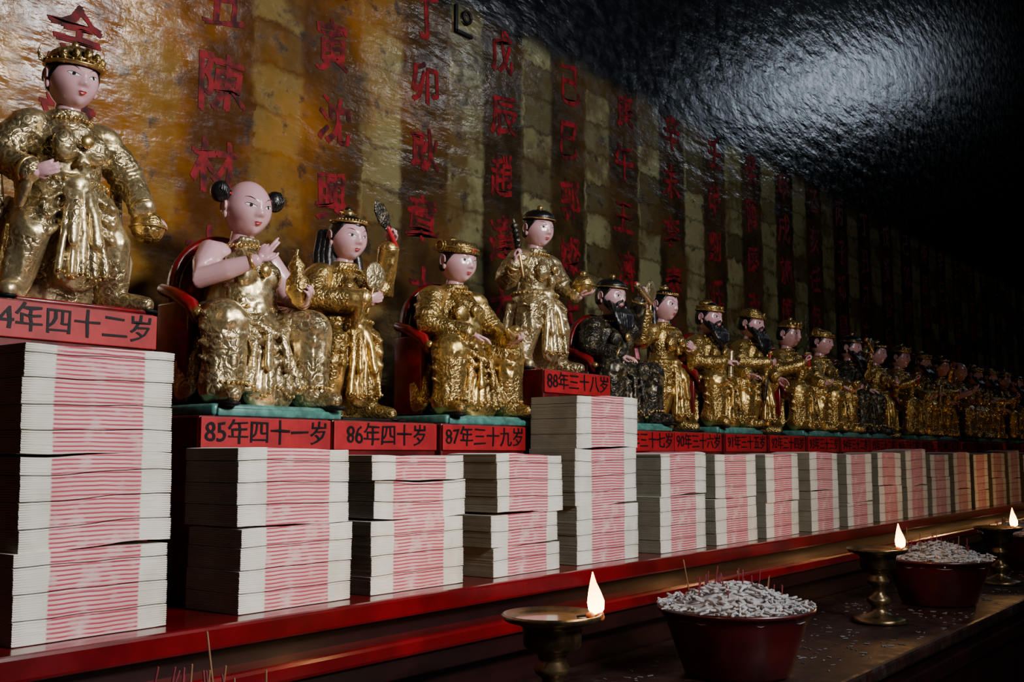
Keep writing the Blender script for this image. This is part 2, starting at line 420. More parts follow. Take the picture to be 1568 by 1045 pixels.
# ------------------------------------------------------------------ statue
def statue_mesh(name, c):
    A = Acc(); seated = c.get('seated', True)
    bare = c.get('bare', False); robe = c.get('robe', GOLD)
    P = []; ya = (0, 1, 0)
    if seated:
        P.append(tube([(0, .06, .30), (0, .04, .42), (0, .02, .53), (0, .02, .63), (0, .02, .70)], [.16, .145, .128, .125, .05], 20, 1.08, .82, ya))
        P.append(ell((0, -.03, .49), (.13, .10, .10)))
        sh = .665; shx = .14; lap = .40
        for s in (-1, 1):
            P.append(tube([(s*.07, .05, .35), (s*.15, -.06, .36), (s*.215, -.17, .355)], [.105, .10, .088], 16))
            P.append(tube([(s*.215, -.165, .34), (s*.205, -.165, .22), (s*.215, -.155, .11)], [.085, .082, .088], 16, 1, .9, ya))
            P.append(tube([(s*.20, -.14, .085), (s*.225, -.2, .075), (s*.25, -.275, .075)], [.05, .042, .032], 12))
            for k in range(4):
                z0 = .42-.055*k
                P.append(tube([(s*.11, -.13, z0), (s*.17, -.245+.01*k, z0-.06), (s*.25, -.235+.01*k, z0-.075), (s*.305, -.15, z0-.035)], [.010, .014, .014, .008], 7))
            P.append(tube([(s*.20, .05, .36), (s*.25, 0, .22), (s*.27, -.02, .10)], [.07, .06, .05], 12, .6, 1.2, ya))
        P.append(tube([(0, -.10, .38), (0, -.15, .26), (0, -.165, .11)], [.085, .09, .115], 18, 1.1, .45, ya))
        for k in range(6):
            x = -.1+.04*k
            P.append(tube([(x*.6, -.135, .38), (x*.85, -.185, .25), (x*1.25, -.205, .105)], [.012, .015, .019], 7))
        for k in range(3):
            P.append(tube([(-.13, -.12, .43-.03*k), (-.06, -.19, .35-.05*k), (0, -.205, .32-.055*k), (.06, -.19, .35-.05*k), (.13, -.12, .43-.03*k)], [.009, .014, .015, .014, .009], 7))
        wz = .435; wy = .02; wr = (.165, .128)
    else:
        P.append(tube([(0, .02, .38), (0, .01, .5), (0, 0, .6), (0, .01, .68), (0, .02, .735)], [.135, .118, .122, .115, .045], 20, 1.1, .8, ya))
        sh = .695; shx = .135; lap = .45
        sp = c.get('spread', 1.0)
        P.append(tube([(0, .03, .46), (0, .04, .3), (0, .055, .08)], [.125, .155, .19 if sp == 1 else .16], 22, 1.02, .55, ya))
        for s in (-1, 1):
            P.append(tube([(s*.07, 0, .42), (s*.105*sp, -.05, .26), (s*.125*sp, -.02, .08)], [.09, .075, .058], 14))
            P.append(tube([(s*.125*sp, -.0, .05), (s*.145*sp, -.07, .045), (s*.175*sp, -.14, .04)], [.05, .045, .034], 12))
            P.append(ell((s*.125, -.045, .36), (.055, .075, .10), (0, -s*.25, 0)))
            for k in range(3):
                P.append(tube([(s*.07, -.105, .42-.06*k), (s*.12, -.125, .385-.06*k), (s*.19, -.06, .40-.06*k)], [.008, .012, .008], 7))
            for k in range(3):
                P.append(tube([(s*(.14+.02*k), .0+.03*k, .4), (s*(.17+.02*k), .01+.03*k, .22), (s*(.20+.02*k), .02+.03*k, .06)], [.018, .022, .026], 8))
        P.append(tube([(0, -.09, .43), (0, -.11, .28), (0, -.115, .13)], [.06, .068, .08], 16, 1.05, .4, ya))
        for k in range(5):
            x = -.07+.035*k
            P.append(tube([(x*.7, -.115, .43), (x, -.14, .28), (x*1.3, -.145, .12)], [.009, .011, .015], 7))
        wz = .475; wy = .012; wr = (.142, .108)
    if not bare: P.append(tube([(-shx+.01, .025, sh-.01), (shx-.01, .025, sh-.01)], [.058, .058], 14))
    P.append(tube(loop((0, wy, wz), wr[0], wr[1], 0, 30), [.017]*30, 8))
    P.append(tube(loop((0, wy, wz-.035), wr[0]+.005, wr[1]+.006, 0, 30), [.010]*30, 8))
    P.append(ell((0, wy-wr[1]-.01, wz-.01), (.04, .02, .034)))
    fy = -.085 if seated else -.09
    for s in (-1, 1):
        P.append(tube([(s*.06, .0, sh+.04), (s*.055, fy-.005, sh-.05), (-s*.015, fy-.035, wz+.06)], [.016, .017, .012], 8))
        P.append(ell((s*.06, fy-.01, (sh+wz)/2+.015), (.05, .03, .055)))
    P.append(tube(loop((0, .015, sh+.045), .062, .055, 0, 20), [.016]*20, 8))
    for s in (-1, 1):
        P.append(tube([(s*.015, wy-wr[1]-.015, wz-.02), (s*.035, -.215 if seated else -.15, wz-.12), (s*.045, -.225 if seated else -.165, wz-.24)], [.013, .016, .02], 8, 1, .5, ya))
    SK = [tube([(0, .02, sh), (0, .01, sh+.09)], [.055, .045], 16)]
    for s, key in ((-1, 'R'), (1, 'L')):
        el, wr_, pose, hd, hn, pr, pd = c[key]
        el = V(*el); w = V(*wr_); S = V(s*shx, .025, sh-.015)
        d = nrm(w-el)
        if bare:
            SK.append(tube([S*V(.7, 1, 1), S, (S+el)/2+V(s*.005, 0, 0), el, (el+w)/2, w], [.05, .056, .05, .043, .040, .026], 14))
        else:
            P.append(tube([S, (S+el)/2+V(s*.01, 0, 0), el, (el+w)/2, w-d*.01], [.066, .068, .06, .052, .05], 16))
            P.append(ell(S+V(s*.018, -.005, .0), (.078, .075, .055), (0, s*.5, 0)))
            P.append(tube(loop(S+V(s*.03, -.0, -.045), .068, .07, 0, 18), [.010]*18, 7))
            for k in range(3):
                q = el+(S-el)*(.12+.16*k); r0 = .064; an = loop((0, 0, 0), r0, r0, 0, 14)
                dd = nrm(S-el); u = nrm(np.cross(dd, V(0, 1, .3))); vv = np.cross(dd, u)
                P.append(tube([q+u*a[0]+vv*a[1]+dd*.012*math.sin(4*i/14*3.14) for i, a in enumerate(an)], [.009]*14, 6))
            if c.get('sleeves', True):
                hang = V(0, .03, -1)
                P.append(tube([w-d*.03, w-d*.03+hang*.07, w-d*.045+hang*.13], [.045, .036, .018], 12, .6, 1.1))
            cu = w-d*.008; u = nrm(np.cross(d, V(0.1, 1, .2))); vv = np.cross(d, u)
            A.add(tube([cu+u*a[0]+vv*a[1] for a in loop((0, 0, 0), .044, .044, 0, 18)], [.010]*18, 7), TRIM)
            SK.append(tube([w-d*.03, w+d*.02], [.026, .022], 12))
        add_hand(A, w+d*.012, hd, hn, -s if True else s, pose)
        if pr:
            hdn = nrm(hd); hnn = nrm(np.asarray(hn)-hdn*np.dot(hn, hdn))
            pp = w+hdn*.045+hnn*(.03 if pr not in ('ball', 'gourd') else .055)
            prop(A, pr, pp, pd)
        if bare:
            u = nrm(np.cross(d, V(0, 1, .2))); vv = np.cross(d, u)
            A.add(tube([w-d*.015+u*a[0]+vv*a[1] for a in loop((0, 0, 0), .028, .028, 0, 16)], [.007]*16, 7), TRIM)
    if bare:
        SK.append(tube([(0, .03, .5), (0, .02, .6), (0, .02, sh)], [.12, .125, .07], 18, 1.08, .75, ya))
    v, n, f = remesh(P, .0075, 3)
    d = np.zeros(len(v))
    for i, p in enumerate(v):
        x, y, z = p
        if z < lap:
            k = noise.noise(Vector((x*18, y*18, z*4+c.get('seed', 0)))); k = 1-abs(k)*2.6
            d[i] = k*.006*min(1, max(0, (z-.07)/.05))
        else:
            k = noise.noise(Vector((x*14+5, y*14, z*11+c.get('seed', 0)))); d[i] = (1-abs(k)*2.4)*.003
    if bare:
        m = (v[:, 2] > .60) & (v[:, 1] > -.03); d[m] -= .03
    v = v+n*d[:, None]
    A.add((v, f), robe)
    v, n, f = remesh(SK, .0065, 2); A.add((v, f), SKIN)
    beads(A, loop((0, wy, wz), wr[0]+.016, wr[1]+.016, 0, 30), .0085)
    beads(A, loop((0, .01, sh+.02), .085, .085, 0, 17, 0, math.pi*1.02, math.pi*1.98), .008)
    A.add(ell((0, fy-.055, (sh+wz)/2+.03), (.026, .014, .026)), TRIM)
    if seated:
        beads(A, [(x*1.25*.1/.1, -.228+.2*abs(x)*.3, .10+.02*math.cos(x*60)) for x in np.linspace(-.11, .11, 15)], .0075)
        for s in (-1, 1):
            beads(A, [(s*(.205)+.085*math.cos(t), -.16+.085*math.sin(t), .125) for t in np.linspace(math.pi*.95, math.pi*2.05, 15)], .0075)
            A.add(tube([(s*.235, -.20, .045), (s*.262, -.285, .045)], [.045, .034], 12, 1, .3, (0, 0, 1)), BLK)
    else:
        beads(A, [(x, -.162, .115+.012*math.cos(x*70)) for x in np.linspace(-.095, .095, 12)], .007)
        for s in (-1, 1): A.add(tube([(s*.13*sp, .02, .015), (s*.18*sp, -.15, .015)], [.05, .036], 12, 1, .3, (0, 0, 1)), BLK)
    hz = sh+.178; hr = c.get('hr', .112)
    mt = build_head(A, (0, -.012, hz), hr, (c.get('nod', .12), 0, c.get('turn', 0)), c.get('fat', 1.02), c.get('brow', .02),
                    hair=c.get('hair', True), sidehair=c.get('sidehair', True))
    hat(A, c['hat'], mt)
    if c.get('longhair'):
        for s in (-1, 1):
            for k in range(3):
                A.add(tube([(s*(.07+.01*k), .03+.02*k, hz+.02), (s*(.095+.012*k), .02+.02*k, hz-.09), (s*(.105+.015*k), -.005+.02*k, sh-.06), (s*(.10+.012*k), -.02+.02*k, sh-.15)], [.024, .024, .02, .006], 9), HAIR)
        A.add(ell((0, .06, hz-.06), (.1, .06, .13)), HAIR)
    if c.get('beard'):
        B = []
        bl = c['beard']
        for k in range(9):
            x = (k-4)*.016; ln = bl*(1-.07*abs(k-4))
            B.append(tube([(x*1.3, -.085+abs(x)*.4, hz-.075+abs(x)*.5), (x*1.35, -.118+abs(x)*.2, hz-.12), (x*1.1+.006*math.sin(k*2), -.128, hz-.12-ln*.6), (x*.7, -.118, hz-.12-ln)], [.016, .019, .016, .004], 7))
        for s in (-1, 1):
            B.append(tube([(s*.012, -.112, hz-.030), (s*.045, -.103, hz-.047), (s*.058, -.10, hz-.10)], [.009, .011, .004], 7))
            B.append(tube([(s*.088, -.015, hz), (s*.085, -.035, hz-.05), (s*.06, -.07, hz-.09)], [.010, .016, .018], 7))
        v, n, f = remesh(B, .006, 1)
        for i, p in enumerate(v): v[i] += n[i]*.003*noise.noise(Vector((p[0]*140, p[1]*140, p[2]*14)))
        A.add((v, f), HAIR)
    if c.get('ribbon'):
        for s in (-1, 1):
            A.add(tube([(s*.12, .06, sh), (s*.24, .07, sh-.12), (s*.23, .04, .38), (s*.27, .02, .22), (s*.25, -.01, .10)], [.02, .026, .026, .028, .012], 10, 1, .3, ya), c['ribbon'])
    if c.get('throne', seated):
        hw = .235
        poly = [(-hw, .03), (hw, .03), (hw, .48)]+[(hw*math.cos(t)*(1+.06*math.sin(2*t)**2), .48+.25*math.sin(t)) for t in np.linspace(0.1, math.pi-.1, 22)]+[(-hw, .48)]
        A.add(extr(poly, .135, .175), RED)
        rim = [(x*1.01, .13, z) for x, z in poly[2:]]
        A.add(tube(rim, [.018]*len(rim), 8), RED)
        A.add(tube([(x*.9, .125, z*.97) for x, z in poly[2:]], [.005]*len(rim), 6), TRIM)
        A.add(rbox((-.24, -.03, .03), (.24, .17, .30), .015), RED)
        for s in (-1, 1):
            A.add(tube([(s*.265, .15, .50), (s*.285, .04, .47), (s*.285, -.06, .42), (s*.28, -.09, .36)], [.024, .026, .028, .018], 10), RED)
            A.add(rbox((min(s*.26, s*.29), -.05, .05), (max(s*.26, s*.29), .15, .44), .008), RED)
            A.add(ell((s*.285, -.10, .39), (.02, .02, .02)), TRIM)
    b = c.get('base', TURQ)
    if seated:
        A.add(rbox((-.315, -.25, 0), (.315, .2, .045), .012), b)
        A.add(rbox((-.30, -.262, .0), (.30, -.24, .03), .006), b)
    else:
        A.add(rbox((-.25, -.17, 0), (.25, .17, .018), .008), b)
    me = A.mesh(name, SM)
    bm = bmesh.new(); bm.from_mesh(me); bmesh.ops.recalc_face_normals(bm, faces=bm.faces); bm.to_mesh(me); bm.free()
    return me

CF = {}
CF['warrior'] = dict(seated=False, robe=PALE, hat='helmet', sleeves=True, seed=1, nod=.1, fat=1.04, base=RED, ribbon=PALE, spread=1.5,
    R=((-.25, .02, .53), (-.20, -.13, .47), 'hold', (.6, -.6, .2), (.6, .3, .4), None, (0, 0, 1)),
    L=((.26, .0, .54), (.27, -.08, .42), 'relax', (.8, -.3, -.3), (.5, 0, -1), 'ball', (0, 0, 1)))
CF['child'] = dict(bare=True, hair=False, robe=PALE, hat='buns', seed=2, nod=.14, fat=1.02, hr=.118, turn=-.1,
    R=((-.235, -.04, .53), (-.10, -.20, .60), 'point', (.35, -.35, .75), (.8, .5, 0), None, (0, 0, 1)),
    L=((.235, -.03, .50), (.15, -.19, .47), 'hold', (-.2, -.8, .3), (-.6, 0, .6), 'gourd', (-.1, 0, 1)))
CF['swordsman'] = dict(seated=False, hat='topknot', longhair=True, seed=3, base=BLK, ribbon=GOLD, turn=-.1,
    R=((-.23, -.02, .56), (-.05, -.19, .56), 'hold', (.8, -.3, .2), (.2, .9, .3), 'fan', (.3, 0, 1)),
    L=((.25, .0, .65), (.22, -.07, .86), 'grip', (-.1, -.1, 1), (-.3, -1, 0), 'blade', (-.55, 0, .8)))
CF['scholar'] = dict(hat='scholar', seed=4, fat=1.06,
    R=((-.245, -.04, .50), (-.11, -.20, .45), 'relax', (.7, -.5, -.2), (.2, 0, -1), None, (0, 0, 1)),
    L=((.245, -.04, .49), (.17, -.22, .43), 'hold', (.0, -1, .1), (-.2, 0, .9), 'ingot', (1, 0, 0)))
CF['guard'] = dict(seated=False, hat='cap', robe=PALE, seed=5, base=RED, sleeves=False, ribbon=GOLD, spread=1.35, turn=-.1,
    R=((-.25, .03, .54), (-.285, -.075, .62), 'grip', (-.05, -.1, 1), (.4, -1, 0), 'club', (-.12, .12, 1)),
    L=((.24, .0, .55), (.24, -.12, .49), 'relax', (.4, -.9, .1), (0, 0, 1), 'ball', (0, 0, 1)))
CF['black_general'] = dict(hat='cap', robe=DARK, beard=.16, seed=6,
    R=((-.25, -.03, .50), (-.17, -.20, .45), 'relax', (.3, -.9, -.2), (.2, 0, -1), None, (0, 0, 1)),
    L=((.26, .0, .64), (.22, -.08, .84), 'grip', (.0, -.1, 1), (-.2, -1, 0), 'scroll', (-.8, 0, .5)))
CF['maiden'] = dict(seated=False, hat='topknot', longhair=True, seed=7, base=BLK, ribbon=PINK,
    R=((-.25, .03, .62), (-.27, -.03, .80), 'grip', (0, -.1, 1), (.3, -1, 0), 'fan', (.1, 0, 1)),
    L=((.23, -.02, .55), (.08, -.18, .57), 'relax', (-.8, -.3, .2), (-.2, .9, .3), None, (0, 0, 1)))
CF['minister'] = dict(hat='official', beard=.12, seed=8,
    R=((-.245, -.04, .50), (-.13, -.20, .50), 'hold', (.6, -.6, .2), (.4, 0, -.9), 'scroll', (.1, 0, 1)),
    L=((.245, -.04, .49), (.17, -.22, .43), 'relax', (.0, -1, -.1), (-.2, 0, -.9), None, (1, 0, 0)))
CF['elder'] = dict(seated=False, hat='turban', beard=.18, seed=9, base=BLK, ribbon=GOLD, robe=GOLD,
    R=((-.24, -.02, .55), (-.08, -.18, .55), 'hold', (.8, -.3, .2), (.2, .9, .3), 'sword', (-.3, 0, -1)),
    L=((.24, -.0, .55), (.20, -.12, .46), 'relax', (.2, -.8, -.3), (-.6, 0, -.6), None, (0, 0, 1)))
CF['lord'] = dict(hat='crown', seed=10, fat=1.05,
    R=((-.25, -.02, .52), (-.14, -.19, .58), 'grip', (.2, -.3, 1), (.4, -1, 0), 'sword', (-.1, 0, 1)),
    L=((.245, -.04, .49), (.17, -.22, .43), 'hold', (.0, -1, .1), (-.2, 0, .9), None, (1, 0, 0)))
MS = {k: statue_mesh('deity_'+k, c) for k, c in CF.items()}

PX = [.645, .926, 1.147, 1.376, 1.648, 1.895, 2.113]
while PX[-1] < 8.2: PX.append(PX[-1]+.2385)
order = ['warrior', 'child', 'swordsman', 'scholar', 'guard', 'black_general', 'maiden', 'minister', 'elder', 'lord', 'scholar', 'black_general', 'maiden', 'lord', 'minister',
         'swordsman', 'child', 'minister', 'elder', 'lord', 'black_general', 'scholar', 'guard', 'minister', 'maiden', 'lord', 'elder', 'scholar', 'minister', 'child', 'lord', 'black_general', 'elder', 'scholar']
SY = 1.205
nm = {True: 'seated_deity_statue', False: 'standing_deity_statue'}
labels = ['84年四十二岁', '85年四十一岁', '86年四十岁', '87年三十九岁', '88年三十八岁', '89年三十七岁', '90年三十六岁', '91年三十五岁', '92年三十四岁', '93年三十三岁']
M_label = simple('label_red_paper', (.34, .004, .010), .5, 0, .15)
M_plinth = simple('plinth_red', (.12, .004, .007), .35, 0, .3, .3)
for i, x in enumerate(PX):
    k = order[i % len(order)]; c = CF[k]
    high = i in (0, 4)
    zt = {0: .346, 4: .332}.get(i, .229)
    H = .335 if c.get('seated', True) else .325
    if high: H = .318
    if i == 1: H = .352
    sx = x+{0: .022, 1: .027, 3: .035, 5: .012, 6: .02}.get(i, 0)
    obj(nm[c.get('seated', True)], MS[k], (sx, SY-(.03 if i == 0 else 0), zt+.0005), (0, 0, random.uniform(-.08, .04)), H*random.uniform(.99, 1.02))
    A = Acc(); hw = .108
    A.add(rbox((-hw, 1.112, 0), (hw, 1.33, zt), .003), 0)
    A.add(rbox((-hw+.001, 1.1085, zt-.042), (hw-.001, 1.1125, zt-.002), .001), 1)
    lab = labels[i] if i < len(labels) else '%02d年三十二岁' % (84+i if 84+i < 100 else i-16)
    tv, tf = text_part(lab, .034, .0004, 0)
    if len(tv):
        w = tv[:, 0].max()-tv[:, 0].min(); sc = min(1, .2/w); tv = tv*V(sc, 1, 1)
        for q in range(len(tv)):
            nv = noise.noise_vector(Vector((tv[q][0]*90, tv[q][1]*90, i))); tv[q][0] += nv.x*.0018; tv[q][1] += nv.y*.0018
        for ox in (-.0005, .0005): A.add((tv, tf), 2, Matrix.Translation((ox, 1.1082+ox*.1, zt-.022)) @ ROTX)
    obj('label_plinth', A.mesh('label_plinth', [M_plinth, M_label, M_blk], False), (x, 0, 0.0005))

# ------------------------------------------------------------------ paper stacks
def paper_mat():
    m, nt, b = newmat('folded_joss_paper')
    co = objco(nt); sp = N(nt, 'ShaderNodeSeparateXYZ'); L(nt, co, sp.inputs[0])
    n1 = tex_noise(nt, 9, 3, .6, co)
    z = math_(nt, 'ADD', sp.outputs[2], math_(nt, 'MULTIPLY', n1, .006))
    fr = math_(nt, 'FRACT', math_(nt, 'DIVIDE', z, .0045))
    st = mrange(nt, math_(nt, 'ABSOLUTE', math_(nt, 'SUBTRACT', fr, .5)), .15, .27)
    st = math_(nt, 'SUBTRACT', 1.0, st)
    xx = math_(nt, 'ABSOLUTE', math_(nt, 'ADD', sp.outputs[0], math_(nt, 'MULTIPLY', math_(nt, 'SUBTRACT', n1, .5), .008)))
    cen = mrange(nt, xx, .052, .049)
    gl = tex_noise(nt, 14, 3, .6, co)
    wht = mixc(nt, mrange(nt, gl, .35, .7), (.74, .72, .65), (.60, .58, .50))
    pinkb = mixc(nt, mrange(nt, gl, .35, .7), (.72, .50, .50), (.60, .38, .38))
    c = mixc(nt, cen, wht, pinkb)
    f = math_(nt, 'MULTIPLY', math_(nt, 'MULTIPLY', st, cen), math_(nt, 'MULTIPLY', mrange(nt, tex_noise(nt, 40, 2, .5, co), .2, .5), .9))
    c = mixc(nt, f, c, (.42, .012, .05))
    L(nt, c, b.inputs['Base Color']); b.inputs['Roughness'].default_value = .7
    return m
M_paper = paper_mat()
M_endshade = simple('paper_end_shade', (.24, .235, .18), .85, 0, .12, 0, 0, 20)  # stack end caps: shade of the side faces painted into a darker paper colour
def stack_mesh(seed, w, d, h, breaks):
    R = random.Random(seed); A = Acc(); z = 0; t0 = .00225
    ox = oy = 0; nb = 0; ns = 12; sub = 0
    ph = R.uniform(0, 6); wav = 0
    while z < h-t0*.5:
        if nb < len(breaks) and z > breaks[nb]*h:
            ox = R.uniform(-.007, .007); oy = R.uniform(-.003, .004); nb += 1; z += .0018; wav = R.uniform(.0008, .0028); ph = R.uniform(0, 6); sub = 0
        sub += 1; jx = R.uniform(-.0002, .0002); jy = R.uniform(-.00015, .00015)
        if sub % 11 == 0: z += .0008; sx_ = R.uniform(-.0026, .0026); ox += sx_*.6
        t = t0*R.uniform(.85, 1.15)
        ww = w*(1+R.uniform(-.0012, .0012))
        vs = []; fs = []
        edge = (sub % 11 in (0, 10))
        for i in range(ns+1):
            u = i/ns*2-1; x = u*ww/2+ox+jx
            zz = z+wav*math.sin(u*2.2+ph)*min(1, z/.02)+.0004*math.sin(u*7+ph+z*50)*min(1, z/.02)
            tt = t*(1-.1*(abs(u) > .97)); e = .0001 if not edge else .0006
            if abs(u) > .99: e += .0008
            y0 = -d/2+oy+jy+(.0010 if abs(u) < .5 else 0)+R.uniform(-.00012, .00012); y1 = d/2+oy+jy
            vs += [(x, y0+e, zz), (x, y0, zz+.3*tt), (x, y0, zz+.7*tt), (x, y0+e, zz+tt*1.0), (x, y1-e, zz+tt*1.0), (x, y1, zz+.7*tt), (x, y1, zz+.3*tt), (x, y1-e, zz)]
        for i in range(ns):
            for j in range(8): fs.append((i*8+j, i*8+(j+1) % 8, (i+1)*8+(j+1) % 8, (i+1)*8+j))
        n0 = len(fs)
        fs.append(tuple(range(8))[::-1]); fs.append(tuple(ns*8+j for j in range(8)))
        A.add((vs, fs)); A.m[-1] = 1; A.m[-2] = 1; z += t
    return A.mesh('joss_paper_stack', [M_paper, M_endshade], False)
sd = [(.533, .7026, .288, (.3, .62)), (.795, .971, .187, (.5,)), (1.007, 1.19, .178, (.52, .8)), (1.259, 1.429, .18, (.22, .5)), (1.482, 1.67, .278, (.34, .68)),
      (1.75, 1.93, .182, (.55,)), (1.973, 2.165, .180, (.5,)), (2.205, 2.389, .182, (.4,)), (2.458, 2.64, .185, (.5,))]
for i, (a, b_, h, br) in enumerate(sd):
    me = stack_mesh(i+3, b_-a, .096, h, br)
    obj('joss_paper_stack', me, ((a+b_)/2, 1.0+.049, .0008), (0, 0, random.uniform(-.02, .02)))
gen = [stack_mesh(30+k, .182, .096, .18+.006*(k % 3), ((.3, .5, .45, .6, .35)[k],)) for k in range(5)]
x = 2.79
i = 0
while x < 8.25:
    obj('joss_paper_stack', gen[i % 5], (x+random.uniform(-.004, .004), 1.049, .0008), (0, 0, random.uniform(-.02, .02))); x += .2385; i += 1

# ------------------------------------------------------------------ altar shelf, table
X0, X1 = -1.2, 8.6
A = Acc()
A.add(rbox((X0, .962, -.026), (X1, 1.379, 0), .004), 0)
A.add(rbox((X0, .985, -.95), (X1, 1.379, -.026), 0), 1)
A.add(rbox((X0, .945, -.072), (X1, .99, -.05), .005), 0)
A.add(rbox((X0, .955, -.10), (X1, .99, -.072), .002), 1)
M_shelf = simple('shelf_red_lacquer', (.16, .003, .007), .22, 0, .25, .5, .15, 8)
M_dkred = simple('dark_red_panel', (.014, .0015, .002), .4, 0, .3, .15, .1, 8)
obj('altar_shelf', A.mesh('altar_shelf', [M_shelf, M_dkred], False))
def table_mat():
    m, nt, b = newmat('worn_table_lacquer')
    co = objco(nt); mp = N(nt, 'ShaderNodeMapping'); mp.inputs['Scale'].default_value = (1.5, 14, 1); L(nt, co, mp.inputs[0])
    g = tex_noise(nt, 5, 6, .6, mp.outputs[0]); s = tex_noise(nt, 22, 6, .7, co)
    c = mixc(nt, mrange(nt, g, .35, .65), (.006, .0025, .0025), (.018, .006, .004))
    c = mixc(nt, mrange(nt, s, .60, .72, 0, .35), c, (.06, .055, .055))
    L(nt, c, b.inputs['Base Color']); L(nt, mrange(nt, s, .3, .7, .35, .7), b.inputs['Roughness'])
    b.inputs['Specular IOR Level'].default_value = .3
    bump(nt, b, g, .3, .003); return m
M_table = table_mat()
A = Acc()
A.add(rbox((X0, .60, -.175), (X1, .984, -.15), .006), 0)
A.add(rbox((X0, .625, -.95), (X1, .984, -.175), 0), 1)
A.add(rbox((X0, .61, -.23), (X1, .63, -.20), .004), 1)
obj('offering_table', A.mesh('offering_table', [M_table, M_dkred], False))

# ------------------------------------------------------------------ incense bowls
M_bowl = simple('red_enamel_bowl', (.05, .003, .004), .35, 0, .3, .3, .1, 10)
M_ash = simple('incense_ash', (.44, .43, .45), .9, 0, .24, 0, .6, 60)
M_stick = simple('incense_stick', (.16, .012, .025), .7)
M_bamb = simple('bamboo_stick', (.20, .10, .04), .7)
BOWLS = [(.565, .755), (1.537, .75), (2.52, .735), (3.46, .765), (4.42, .76), (5.4, .76), (6.38, .76)]
LAMPS = [(1.055, .75, -.9), (2.175, .75, -.7), (3.0, .72, -.6), (3.95, .78, -.8), (4.9, .76, -.8)]
def bowl_mesh(seed, nst=26):
    R = random.Random(seed); A = Acc()
    A.add(lathe([(0, 0), (.075, 0), (.08, .006), (.092, .04), (.106, .08), (.114, .094), (.119, .096), (.119, .101), (.112, .101), (.108, .09), (.104, .085)], 48), 0)
    vs = []; fs = []; nr, na = 14, 48
    def mh(r, a): return .088+.042*math.cos(min(1, r/.110)*math.pi/2)+.005*noise.noise(Vector((r*math.cos(a)*50, r*math.sin(a)*50, seed)))
    for i in range(nr+1):
        r = .110*i/nr
        for j in range(na):
            a = 2*math.pi*j/na; vs.append((r*math.cos(a), r*math.sin(a), mh(r, a)))
    for i in range(nr):
        for j in range(na): fs.append((i*na+j, (i+1)*na+j, (i+1)*na+(j+1) % na, i*na+(j+1) % na))
    A.add((vs, fs), 1)
    for k in range(520):
        r = .117*math.sqrt(R.random()); a = R.uniform(0, 6.283); z = max(mh(r, a), .101 if r > .105 else 0)+R.uniform(.001, .007)
        th = R.uniform(0, 6.283); ln = R.uniform(.007, .020); e = R.uniform(-.3, .45)
        dx = V(math.cos(th)*math.cos(e), math.sin(th)*math.cos(e), math.sin(e)); p = V(r*math.cos(a), r*math.sin(a), z)
        s = V(-math.sin(th), math.cos(th), .3)*R.uniform(-.004, .004)
        rr = R.uniform(.0014, .0025)
        A.add(tube([p-dx*ln/2, p+s, p+dx*ln/2], [rr, rr, rr*.9], 6), 1)
    for k in range(nst):
        r = .07*math.sqrt(R.random()); a = R.uniform(0, 6.283); p = V(r*math.cos(a), r*math.sin(a), mh(r, a)-.01)
        d = nrm((R.gauss(0, .12), R.gauss(0, .12), 1)); ln = R.uniform(.02, .045) if k > 0 else .065
        A.add(tube([p, p+d*ln], [.0011, .0010], 6), 2 if R.random() < .8 else 3)
    return A.mesh('incense_bowl', [M_bowl, M_ash, M_stick, M_bamb])
bm_ = [bowl_mesh(1, 34), bowl_mesh(2, 26), bowl_mesh(3, 26)]
for k, (bx, by) in enumerate(BOWLS):
    obj('incense_bowl', bm_[[2, 0, 1, 0, 1, 2, 0][k]], (bx, by, -.1495), (0, 0, k*1.3))
R = random.Random(11); A = Acc()
for k in range(620):
    x = R.choice([1.54, 1.9, 2.3, 2.5, 2.9, 3.4])+R.gauss(0, .14); y = R.uniform(.62, .90)
    if any((x-q[0])**2+(y-q[1])**2 < .0150 for q in BOWLS+LAMPS): continue
    th = R.uniform(0, 6.28); ln = R.uniform(.002, .011); rr = R.uniform(.0005, .0012); dx = V(math.cos(th), math.sin(th), 0)*ln/2; p = V(x, y, -.15+rr)
    A.add(tube([p-dx, p+dx], [rr, rr], 5), 0)
M_ash2 = simple('spilled_ash', (.16, .155, .16), .9, 0, .24)
obj('scattered_ash', A.mesh('scattered_ash', [M_ash2]))

# ------------------------------------------------------------------ oil lamps
M_brass = simple('aged_brass', (.22, .15, .075), .3, .85, .35, 0, .2, 30)
M_oil = simple('lamp_oil', (.12, .07, .02), .05, 0, .1, 1)
mf, nt, b = newmat('flame')
co = N(nt, 'ShaderNodeTexCoord').outputs['Object']; sp = N(nt, 'ShaderNodeSeparateXYZ'); L(nt, co, sp.inputs[0])
fc = mixc(nt, mrange(nt, sp.outputs[2], .145, .185), (1, .66, .26), (1, .36, .06))
L(nt, fc, b.inputs['Emission Color']); b.inputs['Emission Strength'].default_value = 18; b.inputs['Base Color'].default_value = (0, 0, 0, 1)
A = Acc()
A.add(lathe([(0, 0), (.052, 0), (.055, .004), (.05, .010), (.03, .014), (.018, .02), (.014, .03), (.02, .036), (.024, .042), (.02, .048), (.013, .054), (.012, .07), (.02, .076), (.022, .082), (.016, .09), (.018, .098),
             (.03, .104), (.034, .108), (.035, .128), (.038, .132), (.056, .137), (.060, .143), (.058, .145), (.050, .141), (.03, .137), (0, .136)], 44), 0)
A.add(lathe([(0, .1395), (.047, .1395)], 40), 1)
for k in range(5):
    an = k*1.9; A.add(ell((.050+.006*math.cos(an), .004*math.sin(an), .140+.001*k), (.006, .006, .005), None, 10, 8), 2)
A.add(tube([(.03, .0, .141), (.047, 0, .143), (.052, 0, .147)], [.0016, .0016, .001], 6), 3)
